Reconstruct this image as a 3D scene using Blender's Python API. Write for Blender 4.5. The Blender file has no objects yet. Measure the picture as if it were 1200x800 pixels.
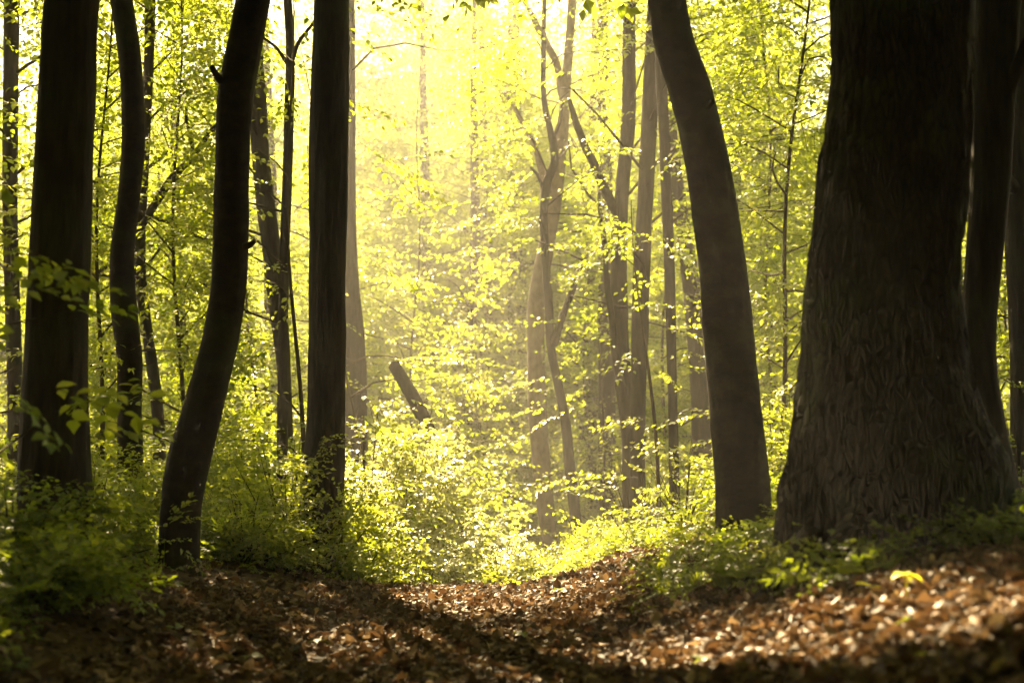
import bpy, math
import numpy as np
from mathutils import Vector

R = math.radians
rng = np.random.default_rng(11)
sc = bpy.context.scene
COL = sc.collection

# ------------------------------------------------------------------ camera
F = 50.0 / 36.0 * 1200.0
EYE = np.array([0.0, 0.0, 1.0])
PITCH = math.atan(160.0 / F)
FWD = np.array([0.0, math.cos(PITCH), math.sin(PITCH)])
UPV = np.array([0.0, -math.sin(PITCH), math.cos(PITCH)])

def unproject(px, py, y):
    d = FWD + np.array([1.0, 0, 0]) * ((px - 600) / F) + UPV * ((400 - py) / F)
    return EYE + d * (y / d[1])

def project(P):
    q = P - EYE
    dep = np.maximum(q @ FWD, 1e-3)
    return 600 + F * q[:, 0] / dep, 400 - F * (q @ UPV) / dep, dep

# ------------------------------------------------------------------ sun
EL, AZ = 44.0, -18.0                      # degrees; azimuth towards +x from +y
SUN = np.array([math.sin(R(AZ)) * math.cos(R(EL)), math.cos(R(AZ)) * math.cos(R(EL)), math.sin(R(EL))])

def shade_uv(P):
    """where the shadow of P falls on the plane z=0"""
    t = P[:, 2] / SUN[2]
    return P[:, 0] - SUN[0] * t, P[:, 1] - SUN[1] * t

# ------------------------------------------------------------------ noise
def _hash(i, j, k, s):
    n = (i * 374761393 + j * 668265263 + k * 2147483647 + s * 1274126177) & 0xffffffff
    n = ((n ^ (n >> 13)) * 1274126177) & 0xffffffff
    n = n ^ (n >> 16)
    return (n & 0xffff) / 65535.0

def vnoise(P, seed=0):
    P = np.asarray(P, float)
    i = np.floor(P).astype(np.int64); f = P - i; f = f * f * (3 - 2 * f)
    out = 0
    for a in (0, 1):
        for b in (0, 1):
            for c in (0, 1):
                w = (f[..., 0] if a else 1 - f[..., 0]) * (f[..., 1] if b else 1 - f[..., 1]) * (f[..., 2] if c else 1 - f[..., 2])
                out = out + w * _hash(i[..., 0] + a, i[..., 1] + b, i[..., 2] + c, seed)
    return out * 2 - 1

def fbm(P, seed=0, o=3):
    v, a = 0, 1.0
    P = np.asarray(P, float)
    for k in range(o):
        v = v + a * vnoise(P * 2.03 ** k + 17.3 * k, seed + k); a *= 0.5
    return v

def ss(a, b, x):
    t = np.clip((x - a) / (b - a), 0, 1)
    return t * t * (3 - 2 * t)

# ------------------------------------------------------------------ ground height
def ground(x, y):
    x = np.asarray(x, float); y = np.asarray(y, float)
    fade = 1 - 0.55 * ss(12, 20, y)
    h = (0.66 * ss(0.0, 2.3, x) + 0.12 * ss(2.3, 8, x) + 0.38 * ss(-1.0, -3.2, x) + 0.2 * ss(-3, -9, x)) * fade
    yy = np.clip(y, 0, 60)
    h = h - 0.047 * np.where(yy > 12, yy - 12, 0) * np.clip(1 - (yy - 12) / 110, 0.4, 1)
    h = h - 0.05 * ss(11, 13, y) * 0
    P = np.stack([x * 0.35, y * 0.35, np.zeros_like(x)], -1)
    h = h + 0.07 * fbm(P, 3, 2) * ss(1, 4, np.abs(x) + np.abs(y - 6) * 0.3)
    P = np.stack([x * 2.2, y * 2.2, np.zeros_like(x)], -1)
    h = h + 0.022 * fbm(P, 9, 2)
    return h

def gz(x, y):
    return float(ground(np.array([x]), np.array([y]))[0])

# ------------------------------------------------------------------ mesh builder
class Geo:
    def __init__(self):
        self.v = []; self.f = []; self.t = []; self.m = []; self.n = 0; self.s = []
    def add(self, v, faces, tint=0.5, mat=0, smooth=False):
        """faces: (k,3) or (k,4) int array"""
        v = np.asarray(v, np.float32).reshape(-1, 3); faces = np.asarray(faces, np.int64)
        if len(faces) == 0: return
        self.v.append(v); self.f.append(faces + self.n); self.n += len(v)
        self.t.append(np.broadcast_to(np.asarray(tint, np.float32), (len(v),)))
        self.m.append(np.full(len(faces), mat, np.int32)); self.s.append(np.full(len(faces), smooth, bool))
    def mesh(self, name, mats):
        me = bpy.data.meshes.new(name)
        v = np.concatenate(self.v); lt = np.concatenate([np.full(len(f), f.shape[1], np.int32) for f in self.f])
        li = np.concatenate([f.ravel() for f in self.f]).astype(np.int32)
        ls = np.concatenate([[0], np.cumsum(lt)[:-1]]).astype(np.int32)
        me.vertices.add(len(v)); me.vertices.foreach_set('co', v.ravel())
        me.loops.add(len(li)); me.loops.foreach_set('vertex_index', li)
        me.polygons.add(len(lt)); me.polygons.foreach_set('loop_start', ls)
        me.polygons.foreach_set('loop_total', lt)
        me.polygons.foreach_set('material_index', np.concatenate(self.m))
        me.polygons.foreach_set('use_smooth', np.concatenate(self.s))
        at = me.attributes.new('tint', 'FLOAT', 'POINT'); at.data.foreach_set('value', np.concatenate(self.t).astype(np.float32))
        for m in mats: me.materials.append(m)
        me.update(calc_edges=True)
        return me

def link(name, me, parent=None, loc=None):
    o = bpy.data.objects.new(name, me); COL.objects.link(o)
    if parent is not None: o.parent = parent
    if loc is not None: o.location = loc
    return o

def tag(o, label=None, cat=None, group=None, kind=None):
    for k, v in (('label', label), ('category', cat), ('group', group), ('kind', kind)):
        if v: o[k] = v
    return o

def thing(name, label, cat, loc=(0, 0, 0), group=None):
    o = bpy.data.objects.new(name, None); COL.objects.link(o); o.location = loc; o.empty_display_size = 0.2
    return tag(o, label, cat, group)

def copy_tree(root, loc, rz, s, label=None):
    r = root.copy(); COL.objects.link(r); r.location = loc; r.rotation_euler = (0, 0, rz); r.scale = (s, s, s)
    if label: r['label'] = label
    for ch in list(root.children):
        c = ch.copy(); COL.objects.link(c); c.parent = r
    return r

# ------------------------------------------------------------------ materials
def mat(name):
    m = bpy.data.materials.new(name); m.use_nodes = True
    nt = m.node_tree; nt.nodes.clear()
    return m, nt, nt.nodes, nt.links

def ramp(N, stops):
    r = N.new('ShaderNodeValToRGB'); e = r.color_ramp.elements
    while len(e) < len(stops): e.new(0.5)
    for k, (p, c) in enumerate(stops): e[k].position = p; e[k].color = (*c, 1)
    return r

def leaf_material(name, refl, trans, tw=0.5, gloss=0.06, rough=0.45):
    m, nt, N, L = mat(name)
    out = N.new('ShaderNodeOutputMaterial')
    at = N.new('ShaderNodeAttribute'); at.attribute_name = 'tint'
    r1 = ramp(N, [(0, refl[0]), (0.55, refl[1]), (1, refl[2])]); r2 = ramp(N, [(0, trans[0]), (0.55, trans[1]), (1, trans[2])])
    L.new(at.outputs['Fac'], r1.inputs[0]); L.new(at.outputs['Fac'], r2.inputs[0])
    d = N.new('ShaderNodeBsdfDiffuse'); t = N.new('ShaderNodeBsdfTranslucent'); g = N.new('ShaderNodeBsdfGlossy')
    L.new(r1.outputs[0], d.inputs[0]); L.new(r2.outputs[0], t.inputs[0]); g.inputs['Roughness'].default_value = rough
    g.inputs[0].default_value = (0.9, 0.9, 0.85, 1)
    a = N.new('ShaderNodeMixShader'); a.inputs[0].default_value = tw
    L.new(d.outputs[0], a.inputs[1]); L.new(t.outputs[0], a.inputs[2])
    b = N.new('ShaderNodeMixShader'); b.inputs[0].default_value = gloss
    L.new(a.outputs[0], b.inputs[1]); L.new(g.outputs[0], b.inputs[2]); L.new(b.outputs[0], out.inputs[0])
    return m

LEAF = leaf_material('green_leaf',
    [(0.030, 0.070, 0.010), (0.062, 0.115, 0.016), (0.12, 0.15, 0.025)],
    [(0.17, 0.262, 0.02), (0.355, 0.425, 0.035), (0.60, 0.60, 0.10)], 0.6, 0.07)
HERB = leaf_material('herb_leaf',
    [(0.028, 0.048, 0.008), (0.055, 0.085, 0.012), (0.10, 0.12, 0.018)],
    [(0.14, 0.22, 0.02), (0.30, 0.37, 0.03), (0.48, 0.50, 0.06)], 0.5, 0.05)
SUNLIT_LEAF = leaf_material('sunlit_leaf',  # green leaf made lighter and shinier: white-hot sun put into the colour
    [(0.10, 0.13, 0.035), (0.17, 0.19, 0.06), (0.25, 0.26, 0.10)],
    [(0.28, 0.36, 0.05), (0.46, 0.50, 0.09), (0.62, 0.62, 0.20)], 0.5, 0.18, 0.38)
YELLOW = leaf_material('yellow_leaf',
    [(0.30, 0.30, 0.02), (0.42, 0.42, 0.03), (0.5, 0.48, 0.05)],
    [(0.45, 0.45, 0.03), (0.6, 0.58, 0.05), (0.7, 0.65, 0.08)], 0.5, 0.05)
LITTER = leaf_material('dry_leaf',
    [(0.020, 0.012, 0.007), (0.095, 0.056, 0.030), (0.46, 0.34, 0.23)],
    [(0.05, 0.020, 0.008), (0.16, 0.085, 0.035), (0.36, 0.24, 0.12)], 0.2, 0.03, 0.5)

def bark_material(name, c0, c1, c2, zs=0.12, sc_=22.0, bump=0.9, moss=0.0, crack=0.0):
    m, nt, N, L = mat(name)
    out = N.new('ShaderNodeOutputMaterial'); p = N.new('ShaderNodeBsdfPrincipled')
    tc = N.new('ShaderNodeTexCoord'); mp = N.new('ShaderNodeMapping'); mp.inputs['Scale'].default_value = (1, 1, zs)
    L.new(tc.outputs['Object'], mp.inputs[0])
    n1 = N.new('ShaderNodeTexNoise'); n1.inputs['Scale'].default_value = sc_; n1.inputs['Detail'].default_value = 6; n1.inputs['Roughness'].default_value = 0.65
    L.new(mp.outputs[0], n1.inputs['Vector'])
    r = ramp(N, [(0.32, c0), (0.5, c1), (0.72, c2)]); L.new(n1.outputs['Fac'], r.inputs[0])
    n2 = N.new('ShaderNodeTexNoise'); n2.inputs['Scale'].default_value = 1.6; n2.inputs['Detail'].default_value = 4
    L.new(tc.outputs['Object'], n2.inputs['Vector'])
    mr = N.new('ShaderNodeMapRange'); mr.inputs[1].default_value = 0.5; mr.inputs[2].default_value = 0.68; mr.inputs[4].default_value = moss
    L.new(n2.outputs['Fac'], mr.inputs[0])
    mx = N.new('ShaderNodeMix'); mx.data_type = 'RGBA'; L.new(mr.outputs[0], mx.inputs[0]); L.new(r.outputs[0], mx.inputs[6])
    mx.inputs[7].default_value = (0.045, 0.060, 0.014, 1)
    L.new(mx.outputs[2], p.inputs['Base Color']); p.inputs['Roughness'].default_value = 0.9
    p.inputs['Specular IOR Level'].default_value = 0.2
    b = N.new('ShaderNodeBump'); b.inputs['Strength'].default_value = bump; b.inputs['Distance'].default_value = 0.02
    if crack:
        mp2 = N.new('ShaderNodeMapping'); mp2.inputs['Scale'].default_value = (1, 1, .24)
        dn = N.new('ShaderNodeMix'); dn.data_type = 'RGBA'; dn.blend_type = 'LINEAR_LIGHT'; dn.inputs[0].default_value = 0.015
        n3 = N.new('ShaderNodeTexNoise'); n3.inputs['Scale'].default_value = 5; n3.inputs['Detail'].default_value = 3
        L.new(tc.outputs['Object'], n3.inputs['Vector']); L.new(tc.outputs['Object'], dn.inputs[6]); L.new(n3.outputs['Color'], dn.inputs[7]); L.new(dn.outputs[2], mp2.inputs[0])
        vo = N.new('ShaderNodeTexVoronoi'); vo.feature = 'DISTANCE_TO_EDGE'; vo.inputs['Scale'].default_value = crack; L.new(mp2.outputs[0], vo.inputs['Vector'])
        m3 = N.new('ShaderNodeMapRange'); m3.inputs[1].default_value = 0.0; m3.inputs[2].default_value = 0.22; L.new(vo.outputs['Distance'], m3.inputs[0])
        ad = N.new('ShaderNodeMath'); ad.operation = 'MULTIPLY_ADD'; ad.inputs[1].default_value = .22
        L.new(n1.outputs['Fac'], ad.inputs[0]); L.new(m3.outputs[0], ad.inputs[2]); L.new(ad.outputs[0], b.inputs['Height'])
        b.inputs['Distance'].default_value = 0.035
        m4 = N.new('ShaderNodeMapRange'); m4.inputs[1].default_value = 0.0; m4.inputs[2].default_value = 0.12; m4.inputs[3].default_value = 0.75; m4.inputs[4].default_value = 0.0; L.new(vo.outputs['Distance'], m4.inputs[0])
        mc = N.new('ShaderNodeMix'); mc.data_type = 'RGBA'; L.new(m4.outputs[0], mc.inputs[0]); L.new(mx.outputs[2], mc.inputs[6]); mc.inputs[7].default_value = (0.006, 0.004, 0.003, 1); L.new(mc.outputs[2], p.inputs['Base Color'])
    else:
        L.new(n1.outputs['Fac'], b.inputs['Height'])
    L.new(b.outputs[0], p.inputs['Normal']); L.new(p.outputs[0], out.inputs[0])
    return m

BARK_OAK = bark_material('fissured_bark', (0.008, 0.005, 0.003), (0.022, 0.013, 0.008), (0.050, 0.031, 0.017), 0.3, 26, 1.0, 0.8, 27.0)
BARK = bark_material('rough_bark', (0.010, 0.0065, 0.004), (0.026, 0.017, 0.010), (0.052, 0.035, 0.021), 0.16, 26, 0.9, 0.35)
BARK_SMOOTH = bark_material('smooth_bark', (0.007, 0.0045, 0.003), (0.022, 0.014, 0.008), (0.050, 0.033, 0.019), 1.4, 9, 0.6, 0.45)
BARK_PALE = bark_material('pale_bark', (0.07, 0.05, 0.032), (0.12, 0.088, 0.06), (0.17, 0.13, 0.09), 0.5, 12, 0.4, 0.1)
TWIG = bark_material('twig_bark', (0.03, 0.02, 0.01), (0.05, 0.034, 0.02), (0.08, 0.055, 0.03), 0.5, 12, 0.3)

def soil_material():
    m, nt, N, L = mat('leafy_soil')
    out = N.new('ShaderNodeOutputMaterial'); p = N.new('ShaderNodeBsdfPrincipled'); tc = N.new('ShaderNodeTexCoord')
    v = N.new('ShaderNodeTexVoronoi'); v.inputs['Scale'].default_value = 26; v.inputs['Randomness'].default_value = 1
    n = N.new('ShaderNodeTexNoise'); n.inputs['Scale'].default_value = 7; n.inputs['Detail'].default_value = 8
    L.new(tc.outputs['Object'], v.inputs['Vector']); L.new(tc.outputs['Object'], n.inputs['Vector'])
    r = ramp(N, [(0.0, (0.02, 0.012, 0.008)), (0.45, (0.045, 0.028, 0.016)), (0.8, (0.08, 0.05, 0.03)), (1, (0.10, 0.065, 0.04))])
    L.new(v.outputs['Color'], r.inputs[0])
    r2 = ramp(N, [(0.3, (0.03, 0.02, 0.012)), (0.65, (0.09, 0.055, 0.03))]); L.new(n.outputs['Fac'], r2.inputs[0])
    mx = N.new('ShaderNodeMix'); mx.data_type = 'RGBA'; mx.inputs[0].default_value = 0.5
    L.new(r.outputs[0], mx.inputs[6]); L.new(r2.outputs[0], mx.inputs[7]); L.new(mx.outputs[2], p.inputs['Base Color'])
    p.inputs['Roughness'].default_value = 0.95; p.inputs['Specular IOR Level'].default_value = 0.1
    b = N.new('ShaderNodeBump'); b.inputs['Strength'].default_value = 0.8; b.inputs['Distance'].default_value = 0.03
    L.new(v.outputs['Distance'], b.inputs['Height']); L.new(b.outputs[0], p.inputs['Normal']); L.new(p.outputs[0], out.inputs[0])
    return m
SOIL = soil_material()
CUTWOOD = bark_material('cut_wood', (0.22, 0.14, 0.08), (0.32, 0.22, 0.13), (0.4, 0.28, 0.18), 0.3, 10, 0.3)

# ------------------------------------------------------------------ spray templates
def rot(ax, ay, az):
    ca, sa, cb, sb, cc, s_ = np.cos(ax), np.sin(ax), np.cos(ay), np.sin(ay), np.cos(az), np.sin(az)
    o = np.ones_like(ca); z = np.zeros_like(ca)
    X = np.stack([np.stack([o, z, z], -1), np.stack([z, ca, -sa], -1), np.stack([z, sa, ca], -1)], -2)
    Y = np.stack([np.stack([cb, z, sb], -1), np.stack([z, o, z], -1), np.stack([-sb, z, cb], -1)], -2)
    Z = np.stack([np.stack([cc, -s_, z], -1), np.stack([s_, cc, z], -1), np.stack([z, z, o], -1)], -2)
    return Z @ Y @ X

LEAF4_V = np.array([[0, 0, 0], [0.42, 0.36, 0.10], [1, 0, -0.10], [0.42, -0.36, 0.10]], float)
LEAF4_F = np.array([[0, 2, 1], [0, 3, 2]])
LEAF8_V = np.array([[0, 0, 0], [0.18, 0.22, 0.06], [0.48, 0.34, 0.09], [0.8, 0.17, 0.02], [1.05, 0, -0.12],
                    [0.8, -0.17, 0.02], [0.48, -0.34, 0.09], [0.18, -0.22, 0.06], [0.3, 0, 0.02], [0.7, 0, -0.02]], float)
LEAF8_F = np.array([[0, 8, 1], [1, 8, 2], [8, 9, 2], [2, 9, 3], [9, 4, 3], [0, 7, 8], [7, 6, 8], [8, 6, 9], [6, 5, 9], [9, 5, 4]])

def make_spray(r, n_side=8, lv=LEAF4_V, lf=LEAF4_F, leaf=0.096):
    """flat leafy twig along +x, about one unit long; returns verts, tris, tint offsets, stem verts/tris"""
    V, T, tint = [], [], []
    nl = 0
    def put(p, az, l):
        nonlocal nl
        M = rot(np.array(r.normal(0, 0.34)), np.array(r.normal(0.16, 0.26)), np.array(az))
        V.append((lv * l) @ M.T + p); T.append(lf + nl * len(lv)); tint.append(np.full(len(lv), r.normal(0, 0.16))); nl += 1
    for i in range(n_side):
        s = 0.15 + 0.85 * i / (n_side - 1)
        bend = -0.10 * s * s
        for sd in (1, -1):
            put(np.array([s + r.normal(0, .03), 0.0, bend]), sd * r.uniform(0.6, 1.15), leaf * r.uniform(.7, 1.15) * (1.1 - 0.3 * s))
    put(np.array([1.0, 0, -0.10]), r.normal(0, .2), leaf)
    for (s0, sd) in ((0.25, 1), (0.42, -1), (0.6, 1)):
        a = sd * r.uniform(.6, .9); ln = r.uniform(.3, .48)
        for k in range(4):
            q = np.array([s0 + math.cos(a) * ln * (k + 1) / 4, math.sin(a) * ln * (k + 1) / 4, -0.05 * k / 4])
            put(q, a + (1 if k % 2 else -1) * r.uniform(.4, 1.0) * (k < 3), leaf * r.uniform(.65, 1.0))
    w = 0.006
    sv = np.array([[0, w, 0], [0, -w, 0], [1, 0, -0.10], [0.5, 0, -0.02 - w], [0, 0, w]])
    sf = np.array([[0, 1, 2], [1, 4, 2], [4, 0, 2]])
    return np.concatenate(V), np.concatenate(T), np.concatenate(tint), sv, sf

SPR_FAR = [make_spray(rng) for _ in range(8)]
SPR_NEAR = [make_spray(rng, 6, LEAF8_V, LEAF8_F, 0.17) for _ in range(6)]
def lean_spray(r):
    return make_spray(r, 5, LEAF4_V, LEAF4_F, 0.15)
SPR_MID = [make_spray(rng, 8, LEAF8_V, LEAF8_F, 0.095) for _ in range(8)]
SPR_BUSH = [make_spray(rng, 6, LEAF4_V, LEAF4_F, 0.145) for _ in range(8)]
SPR_LEAN = [lean_spray(rng) for _ in range(8)]

def put_sprays(g, P, yaw, pitch, roll, scale, tint, templates, mat_leaf=0, mat_twig=1):
    var = rng.integers(0, len(templates), len(P))
    M = rot(roll, pitch, yaw)
    for k, (V, T, tn, sv, sf) in enumerate(templates):
        i = np.nonzero(var == k)[0]
        if len(i) == 0: continue
        W = np.einsum('vj,sij->svi', V, M[i]) * scale[i, None, None] + P[i, None, :]
        n = len(V)
        FF = (T[None] + (np.arange(len(i)) * n)[:, None, None]).reshape(-1, 3)
        tt = np.clip(tint[i, None] + tn[None], 0, 1).ravel()
        g.add(W.reshape(-1, 3), FF, tt, mat_leaf)
        W = np.einsum('vj,sij->svi', sv, M[i]) * scale[i, None, None] + P[i, None, :]
        FF = (sf[None] + (np.arange(len(i)) * len(sv))[:, None, None]).reshape(-1, 3)
        g.add(W.reshape(-1, 3), FF, 0.5, mat_twig)

# ------------------------------------------------------------------ tubes
def spline(pts, n):
    pts = np.asarray(pts, float)
    d = np.concatenate([[0], np.cumsum(np.linalg.norm(np.diff(pts[:, :3], axis=0), axis=1))])
    t = np.linspace(0, d[-1], n); out = np.empty((n, pts.shape[1]))
    m = np.gradient(pts, d, axis=0) if len(pts) > 2 else np.tile((pts[1] - pts[0]) / d[-1], (2, 1))
    k = np.clip(np.searchsorted(d, t, 'right') - 1, 0, len(pts) - 2)
    h = (d[k + 1] - d[k])[:, None]; u = ((t - d[k])[:, None]) / h
    out = (2*u**3-3*u**2+1)*pts[k] + (u**3-2*u**2+u)*h*m[k] + (-2*u**3+3*u**2)*pts[k+1] + (u**3-u**2)*h*m[k+1]
    return out

def tube(g, path, rad, segs, disp=None, mat_=0, tint=0.5, cap=True):
    path = np.asarray(path, float); rad = np.asarray(rad, float); n = len(path)
    tg = np.gradient(path, axis=0); tg /= np.linalg.norm(tg, axis=1)[:, None] + 1e-9
    ref = np.array([1.0, 0, 0]) if abs(tg[0, 0]) < 0.8 else np.array([0, 1.0, 0])
    a = np.cross(tg, np.cross(ref, tg)); a /= np.linalg.norm(a, axis=1)[:, None]
    b = np.cross(tg, a)
    th = np.arange(segs) / segs * 2 * np.pi
    rr = np.repeat(rad[:, None], segs, 1)
    if disp is not None: rr = rr * disp(th[None, :], path, rad)
    V = path[:, None, :] + rr[..., None] * (np.cos(th)[None, :, None] * a[:, None, :] + np.sin(th)[None, :, None] * b[:, None, :])
    i = np.arange(n - 1)[:, None] * segs; j = np.arange(segs)[None, :]; j2 = (j + 1) % segs
    Fq = np.stack([i + j, i + j2, i + segs + j2, i + segs + j], -1).reshape(-1, 4)
    g.add(V.reshape(-1, 3), Fq, tint, mat_, True)
    if cap:
        base = g.n - n * segs
        c = path[-1] + tg[-1] * rad[-1] * 0.6
        g.v.append(np.array([c], np.float32)); g.t.append(np.array([0.5], np.float32)); ci = g.n; g.n += 1
        o = base + (n - 1) * segs
        g.f.append(np.stack([o + np.arange(segs), o + (np.arange(segs) + 1) % segs, np.full(segs, ci)], -1))
        g.m.append(np.full(segs, mat_, np.int32)); g.s.append(np.ones(segs, bool))

def bark_disp(seed, amp, kind, base_z, flare, flare_h, lobes=5):
    def f(th, path, rad):
        z = path[:, 2:3]
        c, s = np.cos(th), np.sin(th)
        k = 3.0 if kind == 'smooth' else 7.0
        P = np.stack([c * k * rad[:, None] * 2.6 + seed, s * k * rad[:, None] * 2.6, np.broadcast_to(z * (1.6 if kind == 'smooth' else 2.6), (len(z), th.shape[1]))], -1)
        d = 1 + amp * fbm(P, seed, 2)
        if kind == 'smooth':
            d = d + .014 * vnoise(np.stack([c * 1.3 + seed + 0 * z, s * 1.3 + 0 * z, np.broadcast_to(z * 13, (len(z), th.shape[1]))], -1), seed + 3) + .05 * np.clip(vnoise(np.stack([c * 2 + seed + 0 * z, s * 2 + 0 * z, np.broadcast_to(z * 2.2, (len(z), th.shape[1]))], -1), seed + 9) - .45, 0, 1) * 2
        if kind == 'oak':
            P2 = np.stack([c * rad[:, None] * 16 + seed, s * rad[:, None] * 16, np.broadcast_to(z * 5.5, (len(z), th.shape[1]))], -1)
            rd = 1 - np.abs(fbm(P2, seed + 5, 2)); d = d + 0.05 * (rd - 0.7)
        hz = np.clip((z - base_z) / flare_h, 0, 1)
        fl = (1 - hz) ** 2.2
        lob = 0.62 + 0.38 * np.cos(th * lobes + seed + 0.8 * np.sin(th * 2 + seed))
        return d * (1 + flare * fl * lob)
    return f

# ------------------------------------------------------------------ foliage culling
STRIPS = []           # (py array, px array, half width, distance) of trunks that stay clear
PATCHES = [(.655, 6.79, .12, .19, 0), (.85, 6.4, .14, .22, 0), (1.03, 6.05, .17, .24, 0), (1.24, 5.6, .2, .26, 0), (1.45, 5.1, .22, .28, 0), (1.68, 4.7, .22, .26, 0), (1.91, 4.25, .21, .26, 0), (2.15, 3.8, .18, .24, 0),
           (1.8, 5.15, .14, .16, 0), (-0.6, 8.6, 0.25, 0.15, 0), (-0.3, 6.6, 0.12, 0.1, 0), (0.0, 11.2, 1.1, 0.45, 0), (-1.2, 7.2, .2, .12, 0)]

def keep(P, near_ok=False, frame_keep=1.0, above_keep=0.2):
    px, py, dep = project(P)
    u, v = shade_uv(P)
    front = P[:, 1] > 0.5
    inframe = front & (px > -70) & (px < 1270) & (py > -50) & (py < 830)
    k = np.ones(len(P), bool); q = rng.random(len(P))
    if not near_ok: k &= ~(inframe & (P[:, 1] < 11.0))
    beam = (((u - 0.15) / 1.9) ** 2 + ((v - 18.5) / 6.5) ** 2) < 1
    k &= ~(beam & (P[:, 2] > 3) & (q < np.where(inframe, np.where(P[:, 2] > 5, .92, .75), 0.98)))
    glow = (((u + 1.0) / 1.8) ** 2 + ((v - 15.0) / 3.0) ** 2) < 1
    k &= ~(glow & (P[:, 2] > 2.3) & (q < 0.985))
    shade = v < 11.9
    cl = vnoise(np.stack([u * 0.5, v * 0.5, u * 0 + 4], -1), 31) * 0.5 + 0.5
    k &= ~(~inframe & ~shade & front & (q > above_keep * (0.4 + 1.2 * cl)))
    k &= ~(inframe & (q > frame_keep))
    return k

def sun_gaps(P, yaw, S, clear=0.0):
    """a spray goes when any of its stretch would block a gap cut into the crowns to let sun through, or hide a trunk that stands free"""
    k = np.ones(len(P), bool); lucky = rng.random(len(P)) > clear
    for f, o in ((0, 0), (.25, 0), (.5, 0), (.75, 0), (1.0, 0), (.5, .3), (.5, -.3), (.75, .22), (.75, -.22)):
        Q = P + (S * f)[:, None] * np.stack([np.cos(yaw), np.sin(yaw), yaw * 0], -1) + (S * o)[:, None] * np.stack([-np.sin(yaw), np.cos(yaw), yaw * 0], -1)
        u, v = shade_uv(Q)
        i = np.nonzero(k & (Q[:, 2] > 1.6) & (u > -1.6) & (u < 2.8) & (v > 3) & (v < 12))[0]
        if len(i):
            uu, vv = u[i], v[i]; nz = 0.45 * vnoise(np.stack([uu * 4, vv * 6, uu * 0], -1), 21); bad = np.zeros(len(i), bool)
            for (cu, cv, ru, rv, sl) in PATCHES:
                bad |= ((uu - cu) / ru) ** 2 + ((vv - cv) / rv) ** 2 + nz < 1
            k[i[bad]] = False
        if clear > 0:
            px, py, dep = project(Q)
            for (sy, sx, sw, dist) in STRIPS:
                m = k & (py > sy[0] - 10) & (py < sy[-1] - 15) & (Q[:, 1] < dist + 0.2) & (Q[:, 1] > 0.5)
                j = np.nonzero(m)[0]
                if len(j):
                    h = np.abs(px[j] - np.interp(py[j], sy, sx)) < np.interp(py[j], sy, sw) + 2
                    k[j[h & ~lucky[j]]] = False
    return k

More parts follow.
